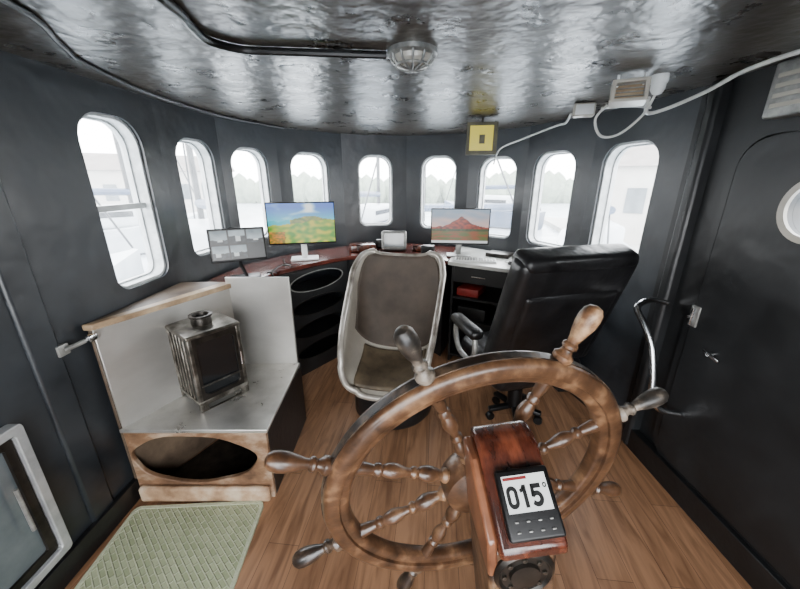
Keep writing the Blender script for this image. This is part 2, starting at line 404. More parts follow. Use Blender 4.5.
sp=[(0.013,0.09),(0.02,0.095),(0.021,0.105),(0.014,0.115),(0.016,0.125),(0.021,0.14),(0.0225,0.155),(0.019,0.172),(0.012,0.183),(0.017,0.19),(0.017,0.197),(0.011,0.205),(0.013,0.22),(0.0185,0.235),(0.021,0.25),(0.0185,0.266),(0.012,0.28),(0.0175,0.287),(0.0175,0.295),(0.0125,0.303),(0.016,0.32),(0.018,0.348)]
sp=[(r*.92,h) for r,h in sp]
hd=[(0.019,0.408),(0.0225,0.415),(0.0225,0.424),(0.015,0.431),(0.012,0.440),(0.0175,0.446),(0.0175,0.452),(0.012,0.459),(0.0135,0.470),(0.0185,0.487),(0.0225,0.506),(0.0235,0.524),(0.021,0.540),(0.014,0.550),(0.004,0.5535)]
for k in range(8):
    a=k*45
    s=P(lathe(sp,18,'X'),"spoke",'wheel',W,R(a,'Z'))
    P(lathe(hd,20,'X'),"spoke_handle",'handlewood' if k==2 else ('wheeldark' if k in (5,6) else ('handle' if k in (1,3) else 'wheel')),s)

# ------------------------------------------------------------------ steering pedestal with heading display
rv=Vector((.992,.05,.12)).normalized(); up=(Vector((0,0,1))-rv*rv.z).normalized(); fw=up.cross(rv)
PF=frame((.243,.508,1.058),rv,fw,up)
ped=thing("steering_pedestal","leaning wooden steering pedestal with mahogany head and heading display","steering pedestal",PF)
def sideprism(prof,x0,x1):
    n=len(prof); vs=[(x0,p[0],p[1]) for p in prof]+[(x1,p[0],p[1]) for p in prof]
    return vs,[tuple(range(n)),tuple(range(n,2*n))[::-1]]+[(i,n+i,n+(i+1)%n,(i+1)%n) for i in range(n)]
pf=[(-.062,-.056),(.062,.047),(.076,.057),(.094,.064),(.13,.066),(.15,.058),(.158,.04),(.158,-.09),(-.05,-.09),(-.062,-.075)]
P(sideprism(pf,-.066,.062),"pedestal_head",'maho',ped,bevel=0.007)
P(sideprism([(-.040,-.058),(.03,.0),(.075,.035),(.145,.038),(.145,-.16),(-.035,-.16)],-.086,-.065),"side_panel",'mahoside',ped,bevel=0.006)
P(sideprism([(-.034,-.09),(.15,-.09),(.13,-1.02),(-.02,-1.02)],-.084,.056),"pedestal_column",'column',ped,bevel=0.01)
P(boxp(-.15,.13,-.09,.19,-1.05,-1.0),"pedestal_foot",'column',ped,bevel=0.01)
cg=MB().add(lathe([(0.062,0),(0.062,0.008),(0.054,0.014),(0.049,0.009),(0.032,0.009),(0.030,0.016),(0.012,0.018)],36,'Y'),T(-.014,-.031,-.155)@R(180,'Z'))
cg.obj("cover_plate",'stovedark',ped,label="round dark metal cover plate")
for k in range(8):
    a=2*math.pi*k/8; P(lathe([(0.005,0),(0.005,0.013),(0.001,0.014)],8,'Y'),"cover_bolt",'stove',ped,T(-.014+.041*math.cos(a),-.031,-.155+.041*math.sin(a))@R(180,'Z'))
P(lathe([(0.022,0.14),(0.022,0.20),(0.03,0.205),(0.03,0.225)],20,'Y'),"wheel_shaft",'greymetal',ped,T(-.02,0,-.14))
sl=Vector((0,.768,.640)).normalized(); nr=Vector((1,0,0)).cross(sl)
DF=frame((0,0,-.004),Vector((1,0,0)),sl,nr)
dis=P(rbox(.106,.120,.018,.006),"display",'plastic',ped,DF@T(0.005,-.006,.010))
def flat(x0,x1,y0,y1,z): return [(x0,y0,z),(x1,y0,z),(x1,y1,z),(x0,y1,z)],[(0,1,2,3)]
P(flat(-.043,.043,-.015,.048,.0095),"screen",'lcd',dis,smooth=0)
P(flat(-.041,.006,.0400,.0455,.0098),"screen_header",'lcdred',dis,smooth=0)
def stroke(pts,w):
    pts=[Vector((*p,0)) for p in pts]; vs=[];fs=[]
    for i,p in enumerate(pts):
        t=(pts[min(i+1,len(pts)-1)]-pts[max(i-1,0)]).normalized(); nn=Vector((-t.y,t.x,0))*w/2
        vs+= [p+nn,p-nn]
    for i in range(len(pts)-1): fs.append((2*i,2*i+1,2*i+3,2*i+2))
    return vs,fs
dg=MB(); sw=.22
def oval(cx,cy,a,b,w):
    v1,f1=plate(rrect(cx-a,cx+a,cy-b,cy+b,min(a,b)*.95,8),rrect(cx-a+w,cx+a-w,cy-b+w,cy+b-w,(min(a,b)-w)*.9,8),(cx,cy),0,.01)
    return [(p[0],p[2],0) for p in v1[:len(v1)//2]],[f for f in f1 if max(f)<len(v1)//2]
dg.add(oval(.32,.5,.32,.5,.205))
dg.add(stroke([(1.04,0),(1.04,1)],sw)); dg.add(stroke([(.78,.72),(.92,.79),(1.0,.92)],.17))
ox=1.38
dg.add(stroke([(ox+.05,.89),(ox+.60,.89)],sw)); dg.add(stroke([(ox+.13,.97),(ox+.08,.42)],.20))
dg.add(stroke([(p.x,p.y) for p in catmull([(ox+.04,.47,0),(ox+.20,.56,0),(ox+.40,.55,0),(ox+.51,.40,0),(ox+.50,.24,0),(ox+.38,.12,0),(ox+.20,.10,0),(ox+.03,.20,0)],6)],sw))
dg.add(oval(ox+.85,.88,.115,.12,.07))
ms_=.0345
dgo=dg.obj("heading_digits",'ink',dis,T(-.040,-.008,.0102)@Matrix.Diagonal((ms_,ms_*1.12,1,1)),smooth=0)
for i in range(4): P(rbox(.007,.003,.003,.0010,2),"button",'greymetal',dis,T(-.033+i*.022,-.029,.0095))
for i in range(4): P(rbox(.007,.003,.003,.0010,2),"button",'greymetal',dis,T(-.033+i*.022,-.045,.0095))

# ------------------------------------------------------------------ tub chair
TC=thing("tub_chair","cream-rimmed bucket chair with brown woven back pad at the console","chair",T(-.05,2.22,0)@R(-11,'Z'))
Cp=[(-.34,.30),(-.22,.34),(.05,.36),(.16,.42),(.22,.6),(.27,.85),(.32,1.11)]
Rp=[(-.34,.34),(-.33,.50),(-.24,.66),(-.10,.80),(.05,.93),(.18,1.05),(.32,1.14)]
Wp=[.20,.27,.30,.315,.325,.325,.25]
Cc=catmull([(0,*p) for p in Cp],6); Rc=catmull([(0,*p) for p in Rp],6); Wc=[p.x for p in catmull([(w,0,0) for w in Wp],6)]
NS=len(Cc); NW=24
for i in range(NS):
    s=(i-(NS-8))/7
    if s>0: Wc[i]=.21+.115*math.sqrt(max(0,1-s*s))
    s=(7-i)/7
    if s>0: Wc[i]=.17+.11*math.sqrt(max(0,1-s*s))
def sh(i,w,off=0):
    b=abs(w)**2.8; c=Cc[i].lerp(Rc[i],b); x=Wc[i]*math.sin(w*math.pi/2)
    p=Vector((x,c.y,c.z))
    if off:
        t=(Cc[min(i+1,NS-1)]-Cc[max(i-1,0)]).normalized(); nn=Vector((0,-t.z,t.y)); p+=nn*off
    return p
vs=[sh(i,-1+2*j/NW) for i in range(NS) for j in range(NW+1)]
fs=[(i*(NW+1)+j,i*(NW+1)+j+1,(i+1)*(NW+1)+j+1,(i+1)*(NW+1)+j) for i in range(NS-1) for j in range(NW)]
shell=P((vs,fs),"shell",'cream',TC,smooth=80)
so=shell.modifiers.new("solid",'SOLIDIFY'); so.thickness=0.025; so.offset=0
loop=[sh(i,1) for i in range(NS)]+[sh(NS-1,1-2*j/NW) for j in range(1,NW)]+[sh(i,-1) for i in range(NS-1,-1,-1)]+[sh(0,-1+2*j/NW) for j in range(1,NW)]
P(tube(loop,0.021,12,True),"chair_rim",'rim',TC,smooth=80)
def pad(i0,i1,wm,off,name,m):
    vs=[sh(i,wm*(-1+2*j/NW),off) for i in range(i0,i1) for j in range(NW+1)]
    k=i1-i0
    fs=[(i*(NW+1)+j,i*(NW+1)+j+1,(i+1)*(NW+1)+j+1,(i+1)*(NW+1)+j) for i in range(k-1) for j in range(NW)]
    o=P((vs,fs),name,m,TC,smooth=80); s=o.modifiers.new("solid",'SOLIDIFY'); s.thickness=0.02; s.offset=0
pad(18,NS,.78,.024,"backrest_pad",'brownpad'); pad(3,17,.55,.026,"seat_pad",'seatpad')
P(lathe([(0.27,0),(0.29,0.03),(0.29,0.10),(0.27,0.18),(0.27,0.25),(0.26,0.29),(0.2,0.325)],40),"chair_base",'black',TC)

# ------------------------------------------------------------------ office chair
OC=thing("office_chair","black padded leather office chair with grey armrests facing the console","chair",T(.825,2.09,0)@R(15,'Z'))
def cushion(name,sx,sy,sz,mx,m='leather',r=0.05,bend=0):
    vs,fs=rbox(sx,sy,sz,r,4)
    return P((vs,fs),name,m,OC,mx,smooth=80,subsurf=1)
bk=T(0,-.25,.88)@R(18,'X')
cushion("backrest",.74,.15,.78,bk@T(0,0,0.045),r=.06)
cushion("back_panel",.60,.07,.54,bk@T(0,-.055,-.03),r=.035)
cushion("headrest",.70,.17,.11,bk@T(0,.01,.40),r=.05)
cushion("lumbar_pad",.52,.08,.34,bk@T(0,.08,-.12),r=.035)
cushion("seat",.64,.58,.20,T(0,.03,.49),r=.08)
for sx in (-1,1):
    x=sx*.40
    arm=P(rbox(.095,.34,.07,.032,3),"armrest",'leather',OC,T(x,.04,.76),smooth=80)
    P(tube(catmull([(0,-.12,-.02),(0,-.14,-.12),(-sx*.01,-.06,-.24),(-sx*.06,.02,-.28),(-sx*.01,.10,-.22),(0,.15,-.10),(0,.13,-.02)],6),.018,10),"arm_bracket",'greymetal',arm)
P(lathe([(.05,.10),(.05,.26),(.03,.27),(.03,.41)],20),"gas_column",'plastic',OC)
for k in range(5):
    l=P(rbox(.18,.045,.035,.012,2),"base_leg",'plastic',OC,R(k*72+30,'Z')@T(.10,.0,.10)@R(6,'Y'))
    P(lathe([(.026,-.018),(.030,-.014),(.030,.014),(.026,.018)],16,'Y'),"caster",'plastic',l,T(.08,0,-.058))

# ------------------------------------------------------------------ stove bench
SB=thing("stove_bench","metal-topped bench with worn wooden front and oval log opening","bench",T(0,0,0))
hole=[]
for k in range(48):
    a=2*math.pi*k/48; q=1+.025*math.sin(3*a+1)+.018*math.sin(7*a)
    hole.append((-1.085+.325*q*math.cos(a),.258+.152*q*math.sin(a)))
MB().add(plate(rect(-1.415,-.685,0.0,.44),hole,(-1.085,.258),1.42,1.445)).obj("front_panel",'plywood',SB,bevel=0.004)
P(boxp(-1.40,-.70,1.385,1.42,0.0,.095),"front_plinth",'plinth',SB,bevel=0.014)
P(boxp(-.705,-.685,1.445,2.07,0,.44),"side_panel",'black',SB)
P(prism([(-1.40,1.446),(-.71,1.446),(-.71,2.05),(-1.10,2.05)],.0,.02),"bottom_board",'stovedark',SB)
P(boxp(-1.4,-.71,2.045,2.065,0,.44),"rear_panel",'stovedark',SB)
P(prism([(-1.415,1.405),(-.67,1.405),(-.69,2.075),(-1.09,2.075)],.44,.462),"bench_top",'alutop',SB,bevel=0.004)
P(boxp(-1.10,-.70,2.055,2.075,.462,1.075),"backsplash",'alu',SB,bevel=0.003)
F,L=segframe((-1.41,1.42),(-1.09,2.065))
P(boxp(0,L,-.012,0,.462,1.005),"side_splash",'alu',SB,F,bevel=0.003)
P(prism([(-1.435,1.405),(-1.390,1.405),(-1.065,2.06),(-1.075,2.09),(-1.135,2.09)],1.005,1.035),"ledge",'ledge',SB,bevel=0.005)
P(prism([(-1.438,1.43),(-1.425,1.43),(-1.13,2.08),(-1.08,2.08),(-1.08,2.12),(-1.42,2.12)],.0,1.028),"ledge_box",['ledgetop'],SB,bevel=.003)

# stove heater
ST=thing("stove_heater","tarnished steel heater with dark glass front standing on the bench","heater",T(-1.088,1.72,.462)@R(52,'Z'))
hw=.124; hh=.44
for sx in (-1,1):
    for sy in (-1,1):
        P(rbox(.026,.026,hh,.008,3),"corner_post",'stove',ST,T(sx*hw,sy*hw,hh/2))
P(boxp(-hw-.014,hw+.014,-hw-.014,hw+.014,.045,.065),"bottom_plate",'stove',ST,bevel=.003)
P(rbox(2*hw+.036,2*hw+.036,.022,.009,3),"top_plate",'stove',ST,T(0,0,hh-.003))
P(plate(rrect(-hw+.0,hw,.065,hh-.012,.01),rrect(-hw+.026,hw-.026,.09,hh-.045,.03),(0,.22),-hw-.012,-hw+.004),"door_frame",'stovedark',ST,bevel=.002)
P(boxp(-hw+.02,hw-.02,-hw-.001,-hw+.003,.08,hh-.035),"door_glass",'glassdark',ST)
P(tube([(hw-.012,-hw-.03,.2),(hw-.012,-hw-.03,.28)],.006,8),"door_handle",'chrome',ST)
P(tube([(-hw+.016,-hw-.012,.15),(hw-.016,-hw-.012,.15)],.004,8),"door_bar",'stove',ST)
P(boxp(-hw-.003,-hw+.003,-hw+.01,hw-.01,.065,hh-.012),"side_sheet",'stovedark',ST)
for k in range(5): P(tube([(-hw-.01,-hw+.045+k*.042,.07),(-hw-.01,-hw+.045+k*.042,hh-.014)],.0045,8),"guard_rod",'stove',ST)
P(boxp(hw-.003,hw+.003,-hw+.01,hw-.01,.065,hh-.012),"side_sheet",'stovedark',ST)
P(boxp(-hw,hw,hw-.004,hw+.004,.065,hh-.012),"back_plate",'stove',ST)
P(lathe([(.050,hh+.005),(.052,hh+.03),(.048,hh+.045),(.058,hh+.05),(.058,hh+.060),(.042,hh+.060),(.036,hh+.04)],28),"flue_collar",'stovedark',ST)
P(plate(rect(-hw,hw,.0,.045),rrect(-hw+.03,hw-.03,.005,.035,.01),(0,.02),-hw-.008,-hw+.002),"base_skirt",'stove',ST)

# ------------------------------------------------------------------ mat
rug=MB().add(prism([(x,y) for x,y in rrect(-.33,.33,-.29,.33,.03)],0,.012)).obj("floor_mat",'mat',None,T(-1.045,1.035,0.0)@R(3,'Z'),bevel=.004)
solo(rug,"pale sage green quilted mat on the plank floor by the bench","mat")
bd=P(plate(rrect(-.335,.335,-.295,.335,.035),rrect(-.318,.318,-.278,.318,.025),(0,0),-.016,-.002),"mat_border",'matedge',rug,None,smooth=40)
bd.matrix_local=Matrix(((1,0,0,0),(0,0,1,0),(0,-1,0,0),(0,0,0,1)))

# ------------------------------------------------------------------ console
DZ=.98
front=[(-1.0,2.14),(-.98,2.5),(-.75,2.85),(-.5,3.10),(-.15,3.27),(.22,3.22),(.42,2.92)]
fc=catmull([(x,y,0) for x,y in front],4)
back=[(.64,3.64),(.05,3.86),(-.57,3.71),(-1.06,3.27),(-1.32,2.77),(-1.38,2.2)]
poly=[(p.x,p.y) for p in fc]+[(.60,3.60)]+back[1:]+[(-1.38,2.14)]
ct=P(prism(poly,DZ-.035,DZ),"countertop",'counter',None,bevel=.006)
solo(ct,"glossy red-brown varnished console countertop curving under the windows","countertop")
dt=P(prism([(.42,2.90),(.85,2.64),(1.12,2.50),(1.34,2.62),(1.08,3.22),(.68,3.62),(.61,3.6)],DZ-.03,DZ+.002),"desk_top",'desk',None,bevel=.005)
solo(dt,"light grey desk top beside the dark console under the windows","desk")
LC=thing("console_cabinet","black console cabinet with stacked oval storage openings","cabinet",T(0,0,0))
a=(-.93,2.56); c=(-.50,3.14)
F,L=segframe(a,c)
zz=[.10,.30,.51,.72,.945]
b=MB()
for i in range(4):
    z0,z1=zz[i],zz[i+1]; cc=(L/2,(z0+z1)/2)
    b.add(plate(rect(0,L,z0,z1),ellipse(cc[0],cc[1],L*.40,(z1-z0)*.36,32),cc,0,.018),F)
b.add(boxp(0,L,0,.018,0,.10),F); b.obj("cabinet_front",'black',LC)
for i in range(4):
    z0,z1=zz[i],zz[i+1]; cc=(L/2,(z0+z1)/2)
    P(plate(ellipse(cc[0],cc[1],L*.415,(z1-z0)*.385,32),ellipse(cc[0],cc[1],L*.395,(z1-z0)*.355,32),cc,-.005,0),"opening_trim",'greymetal' if i==3 else 'stovedark',LC,F)
P(prism([(-1.02,2.2),(-.955,2.58),(-.53,3.15),(-.56,3.66),(-1.05,3.22),(-1.30,2.77),(-1.37,2.2)],0,.05),"cabinet_bottom",'black',LC)
for z in zz[1:4]: P(prism([(-.95,2.61),(-.52,3.19),(-.75,3.4),(-1.17,2.8)],z-.006,z+.006),"shelf",'black',LC)
P(boxp(-1.06,-1.03,2.2,2.58,0,.945),"cabinet_side",'black',LC)
MC=thing("console_cabinet","black console base behind the bucket chair","cabinet",T(0,0,0))
P(prism([(-.48,3.16),(-.15,3.31),(.20,3.27),(.40,3.0),(.62,3.56),(.05,3.82),(-.53,3.68)],0,.945),"cabinet_body",'black',MC)
P(boxp(-.12,.14,3.285,3.30,.35,.85),"cabinet_door",'wall',MC,bevel=.004)
RC=thing("console_cabinet","dark open-fronted cabinet under the light grey desk","cabinet",T(0,0,0))
F,L=segframe((.46,2.93),(.90,2.68))
P(boxp(0,.02,0,.45,0,.95),"side_panel",'black',RC,F)
P(boxp(L-.02,L,0,.45,0,.95),"side_panel",'black',RC,F)
P(boxp(0.02,L-.02,.43,.45,0,.95),"back_panel",'black',RC,F)
for z in (.06,.42,.64): P(boxp(.02,L-.02,0,.43,z,z+.02),"shelf",'black',RC,F)
dr=P(boxp(.025,L-.025,-.012,.01,.80,.94),"drawer",'black',RC,F,bevel=.004)
P(tube([(L/2-.06,-.03,.87),(L/2+.06,-.03,.87)],.006,8),"drawer_handle",'chrome',dr)
rb=P(rbox(.20,.26,.07,.006,2),"storage_box",'red',None,F@T(.14,.17,.696)); solo(rb,"flat red box on the shelf under the desk","box")
rb=P(rbox(.26,.28,.12,.006,2),"storage_box",'plastic',None,F@T(.19,.17,.501)); solo(rb,"black box on the lower desk shelf","box")
SC=thing("side_cabinet","low black cabinet against the wall beside the office chair","cabinet",T(0,0,0))
P(prism([(1.02,2.62),(1.20,2.54),(1.32,2.64),(1.12,3.0)],0,.945),"cabinet_body",'black',SC,bevel=.006)
P(prism([(1.30,2.40),(1.42,2.40),(1.36,2.62),(1.27,2.58)],0,.80),"cabinet_column",'black',SC,bevel=.006)

# ------------------------------------------------------------------ monitors
from mathutils import noise as NZ
def fn(x,y,s=0): return NZ.noise(Vector((x,y,s)))
def mix(a,b,t): t=max(0,min(1,t)); return tuple(a[i]*(1-t)+b[i]*t for i in range(3))
def picA(u,v):
    ridge=.56+.12*math.exp(-((u-.62)/.25)**2)+.04*fn(u*9,1)
    hill=.44+.16*u+.04*fn(u*7,5)
    if v>ridge:
        c=mix((70,190,205),(10,90,190),(v-.55)/.35); k=fn(u*4,v*7,2); return mix(c,(235,242,240),(k-.15)*2.0)
    if v>hill:
        return mix((160,150,50),(70,100,40),.5+fn(u*14,v*14,3)) if u>.32 else mix((20,160,175),(10,180,195),v)
    if u<.24+.1*fn(v*6,8) and v<.30: return mix((200,120,20),(100,100,20),.5+1.2*fn(u*22,v*22,4))
    return mix((70,135,20),(180,174,20),.5+1.4*fn(u*10,v*10,6))
def picB(u,v):
    mt=.46+.34*math.exp(-abs((u-.52)/.2)**1.3)+.04*fn(u*12,2)
    if v<.07: return (196,200,200)
    if v>mt: return mix((200,168,160),(120,140,160),(v-.5)/.45+.5*fn(u*4,v*8,3))
    if v>.42: return mix((150,62,44),(92,44,40),.5+1.5*fn(u*16,v*16,4))
    if v>.36: return mix((70,84,52),(50,62,44),.5+fn(u*20,3))
    return mix((128,76,50),(84,92,52),.5+1.6*fn(u*6,v*18,7))
def picC(u,v):
    i=int(u*2.999); j=int(v*1.999); fu=u*3-i; fv=v*2-j
    if fu<.06 or fv<.08 or fu>.95 or fv>.95: return (4,6,8)
    if i==2 and j==0: return (14,18,22)
    hz=.45+.12*math.sin(i*3+j*5)+.06*fn(fu*4,i+j)
    if fv>hz: return mix((160,174,180),(84,100,108),(fv-hz)*1.5+.3*fn(fu*3,fv*3,i))
    if abs(fu-.35-.2*j)<.14 and fv>.2: return (190,198,198)
    return mix((8,14,18),(44,54,58),.5+1.4*fn(fu*4+i*7,fv*4,j))
def monitor(name,label,x,y,zc,w,h,yaw,pic,pitch=0,res=(100,60)):
    r=thing(name,label,"computer monitor",T(x,y,DZ+.002)@R(yaw,'Z'))
    hm=T(0,0,zc-DZ)@R(pitch,'X')
    hs=P(rbox(w,.03,h,.006,2),"monitor_housing",'plastic',r,hm)
    picture("screen",w-.022,h-.026,res[0],res[1],pic,hs,T(0,-.0156,.003))
    return r
m=monitor("computer_monitor","wide computer monitor showing a bright green coastal landscape",-.85,2.99,1.298,.575,.36,14,picA)
P(rbox(.05,.03,.22,.008),"stand_neck",'white',m,T(0,.03,.11)); P(rbox(.24,.17,.014,.006,2),"stand_foot",'white',m,T(0,.02,.007))
m=monitor("computer_monitor","computer monitor showing a red mountain at dusk",.545,3.13,1.252,.53,.325,-6,picB)
P(rbox(.05,.03,.20,.008),"stand_neck",'greymetal',m,T(0,.03,.10)); P(rbox(.22,.16,.014,.006,2),"stand_foot",'greymetal',m,T(0,.02,.008))
m=monitor("surveillance_screen","small screen on a stand showing a grid of camera images",-1.13,2.36,1.225,.36,.23,26,picC,-8,(150,90))
P(tube([(0,.03,.20),(0,.05,.10),(.03,.0,.01)],.012,10),"stand_neck",'plastic',m); P(rbox(.20,.13,.014,.006,2),"stand_foot",'plastic',m,T(.02,.02,.007))
ins=thing("chart_instrument","small grey instrument box on the middle of the console","instrument",T(-.06,3.42,DZ))
hs=P(rbox(.25,.12,.19,.02),"instrument_housing",'greymetal',ins,T(0,0,.10)@R(-8,'X'))
P(boxp(-.095,.095,-.064,-.060,-.06,.07),"instrument_screen",'glassgrey',hs)
bx=P(rbox(.26,.16,.07,.012),"wooden_box",'maho',None,T(-.38,3.40,DZ+.036)@R(12,'Z')); solo(bx,"low polished reddish wooden box on the console","box")
bx=P(rbox(.14,.12,.05,.01),"wooden_box",'maho',None,T(.20,3.42,DZ+.026)@R(-12,'Z')); solo(bx,"low polished reddish wooden box on the console","box")
bx=P(rbox(.10,.07,.09,.01),"marine_radio",'plastic',None,T(-.20,3.54,DZ+.046)); solo(bx,"small black marine radio on the console","radio")
bx=P(rbox(.12,.10,.08,.01),"marine_radio",'plastic',None,T(.27,3.25,DZ+.041)@R(-20,'Z')); solo(bx,"small black marine radio at the console edge","radio")
kb=thing("keyboard","thin pale keyboard on the light grey desk","keyboard",T(.66,2.93,DZ+.002)@R(-12,'Z'))
P(rbox(.36,.13,.016,.005,2),"keyboard_body",'white',kb,T(0,0,.008))
kk=MB()
for i in range(14):
    for j in range(4): kk.add(rbox(.019,.022,.006,.002,1),T(-.155+i*.024,-.043+j*.028,.018))
ko=kk.obj("keys",'greymetal',kb); ko["kind"]="stuff"
ms=P(lathe([(.002,.034),(.018,.03),(.028,.018),(.032,.0)],20),"computer_mouse",'plastic',None,T(.94,2.79,DZ+.002)@Matrix.Diagonal((1,1.6,1,1))); solo(ms,"black computer mouse on the grey desk","mouse")
pp=P(boxp(-.10,.10,-.14,.14,0,.004),"paper_sheet",'paper',None,T(1.05,2.80,DZ+.003)@R(20,'Z')); solo(pp,"white sheet of paper on the grey desk","paper")
pp=P(rbox(.22,.16,.035,.004,2),"log_book",'stovedark',None,T(.93,3.12,DZ+.021)@R(-35,'Z')); solo(pp,"dark closed log book on the grey desk","book")
cb=P(tube(catmull([(-.98,2.50,DZ+.01),(-.93,2.60,DZ+.04),(-.90,2.72,DZ+.01),(-.97,2.80,DZ+.01),(-1.02,2.92,DZ+.01)],6),.007,8),"power_cable",'rubber',None); solo(cb,"black power cable lying on the console","cable")
cb=P(tube(catmull([(-1.00,2.47,DZ+.009),(-.98,2.46,DZ+.02),(-.955,2.45,DZ+.012),(-.935,2.46,.93),(-.92,2.485,.85),(-.92,2.50,.70)],6),.006,8),"power_cable",'rubber',None); solo(cb,"black cable hanging over the console edge","cable")

# ------------------------------------------------------------------ ceiling fittings
LP=thing("ceiling_lamp","round grey bulkhead lamp with ribbed guard on the ceiling","lamp",T(.045,1.46,H))
P(lathe([(.092,0),(.092,-.014),(.082,-.020),(.078,-.020)],36),"lamp_base",'greymetal',LP)
P(lathe([(.072,-.018),(.069,-.034),(.055,-.046),(.03,-.053),(.004,-.055)],32),"lamp_lens",'cream',LP)
g=MB()
for k in range(6):
    a=math.radians(30*k); c_,s_=math.cos(a),math.sin(a)
    g.add(tube(catmull([(q*c_,q*s_,z) for q,z in ((-.082,-.016),(-.072,-.038),(-.045,-.055),(0,-.061),(.045,-.055),(.072,-.038),(.082,-.016))],4),.0045,6))
g.add(tube([(.06*math.cos(2*math.pi*k/24),.06*math.sin(2*math.pi*k/24),-.048) for k in range(24)],.0045,6,True))
g.obj("lamp_guard",'greymetal',LP)
zc=H-.014
cb=P(tube(catmull([(-.05,1.46,zc),(-.25,1.44,zc),(-.45,1.42,zc),(-.56,1.40,zc),(-.63,1.32,zc),(-.62,1.20,zc),(-.60,1.05,zc),(-.60,.4,zc)],6),.013,10),"conduit_cable",'rubber',None); solo(cb,"thick black glossy conduit running across the ceiling to the lamp","cable")
cb=P(tube(catmull([(-1.0,.6,H-.01),(-1.02,1.09,H-.01),(-1.15,1.36,H-.01),(-1.26,1.60,H-.01),(-1.33,2.1,H-.012),(-1.26,2.75,H-.012),(-1.02,3.28,H-.012)],6),.009,8),"conduit_cable",'rubber',None); solo(cb,"thin black cable following the ceiling edge","cable")
FL=thing("flood_light","small white box floodlight hanging from the ceiling","lamp",T(1.03,1.74,H)@R(-25,'Z'))
P(tube([(-.05,0,0),(-.05,0,-.05)],.006,8),"lamp_bracket",'white',FL); P(tube([(.05,0,0),(.05,0,-.05)],.006,8),"lamp_bracket",'white',FL)
fm=T(0,0,-.075)@R(-12,'X')
P(plate(rect(-.072,.072,-.048,.048),rect(-.055,.055,-.034,.034),(0,0),-.035,.035),"lamp_housing",'cream',FL,fm,bevel=.004)
P(boxp(-.055,.055,-.01,.030,-.034,.034),"lamp_reflector",'ledge',FL,fm)
for k in range(4): P(boxp(-.055,.055,-.031,-.025,-.025+k*.016,-.022+k*.016),"lamp_grille",'greymetal',FL,fm)
CM=thing("dome_camera","small round white camera beside the floodlight","camera",T(1.17,1.76,H))
P(lathe([(.035,0),(.035,-.025),(.032,-.035)],24),"camera_base",'white',CM); P(lathe([(.030,-.03),(.029,-.058),(.018,-.075),(.003,-.08)],24),"camera_dome",'white',CM)
jb=thing("junction_box","small pale electrical junction box at the ceiling edge","junction box",T(1.13,2.34,H-.04)@R(-20,'Z'))
P(rbox(.12,.08,.075,.01),"box_body",'cream',jb); P(rbox(.10,.006,.055,.002,2),"box_lid",'white',jb,T(0,-.041,0))
def cable(pts,r,label,m='cablewhite'):
    o=P(tube(catmull(pts,6),r,8),"electric_cable",m,None); solo(o,label,"cable")
cable([(1.44,.6,2.05),(1.40,1.25,2.075),(1.38,1.55,2.07),(1.38,1.75,2.03),(1.33,1.92,1.99),(1.22,1.88,1.97),(1.17,1.81,2.02)],.009,"white cable running from above the door to the camera")
cable([(.98,1.81,1.99),(.94,1.82,1.93),(.99,1.84,1.86),(1.09,1.86,1.87),(1.17,1.83,1.95),(1.19,1.80,2.03)],.006,"looped white cable hanging below the floodlight")
cable([(1.08,2.40,2.05),(1.12,2.55,2.02),(1.14,2.75,2.03),(1.02,3.1,1.98),(.93,3.42,1.93),(.90,3.50,1.80)],.007,"pale cable running along the ceiling edge")
cable([(1.20,2.27,2.06),(1.27,2.1,2.04),(1.30,1.98,2.01)],.007,"pale cable linking the junction box")
SG=thing("hanging_sign","square dark-framed yellow sign hanging from the ceiling","sign",T(.625,2.85,1.955)@R(-8,'Z'))
P(plate(rect(-.115,.115,-.115,.115),rect(-.090,.085,-.085,.092),(0,0),-.02,.02),"sign_frame",'signframe',SG,bevel=.004)
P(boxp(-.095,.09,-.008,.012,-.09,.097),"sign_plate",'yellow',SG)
P(boxp(-.018,.024,-.012,-.008,-.035,.028),"sign_symbol",'signframe',SG)
P(tube([(0,0,.11),(0,0,.145)],.008,8),"sign_hanger",'stove',SG)
VB=thing("wall_vent_box","pale grey ribbed vent box on the wall above the door","vent",RF@T(rx(1.34),-.04,1.985))
P(rbox(.40,.075,.20,.012),"vent_housing",'greymetal',VB)
for k in range(4): P(boxp(-.17,.17,-.043,-.037,-.065+k*.035,-.05+k*.035),"vent_louvre",'cream',VB)

# ------------------------------------------------------------------ wall fittings
LT=thing("door_latch","grey metal bolt latch on the dark wall","latch",RF@T(rx(1.61),-.035,.995))
P(rbox(.05,.016,.11,.006,2),"latch_plate",'greymetal',LT); P(tube([(0,-.014,.045),(0,-.016,-.045)],.009,10),"bolt",'chrome',LT); P(tube([(0,-.016,0),(.0,-.04,0)],.006,8),"bolt_knob",'chrome',LT)
GR=P(tube(catmull([(1.50,1.80,1.00),(1.40,1.79,1.02),(1.305,1.75,.99),(1.31,1.68,.92),(1.33,1.62,.82),(1.335,1.57,.68),(1.34,1.54,.56),(1.39,1.53,.49),(1.50,1.53,.46)],6),.017,12),"grab_rail",'chrome',None); solo(GR,"bent chrome grab rail fixed to the dark side wall","rail")
LL=thing("clamp_lever","grey metal clamp lever on the dark wall by the ledge","lever",T(-1.43,1.30,.965))
P(tube([(0,0,0),(.03,.05,.01),(.05,.095,.02)],.010,10),"lever_arm",'greymetal',LL); P(rbox(.02,.05,.05,.005,2),"lever_bracket",'greymetal',LL,T(-.01,0,0)); P(rbox(.03,.045,.03,.008,2),"lever_grip",'chrome',LL,T(.05,.08,.02))
HT=thing("framed_hatch","low dark glass hatch in a pale aluminium frame","hatch",T(-1.452,.78,.48)@R(90,'Z'))
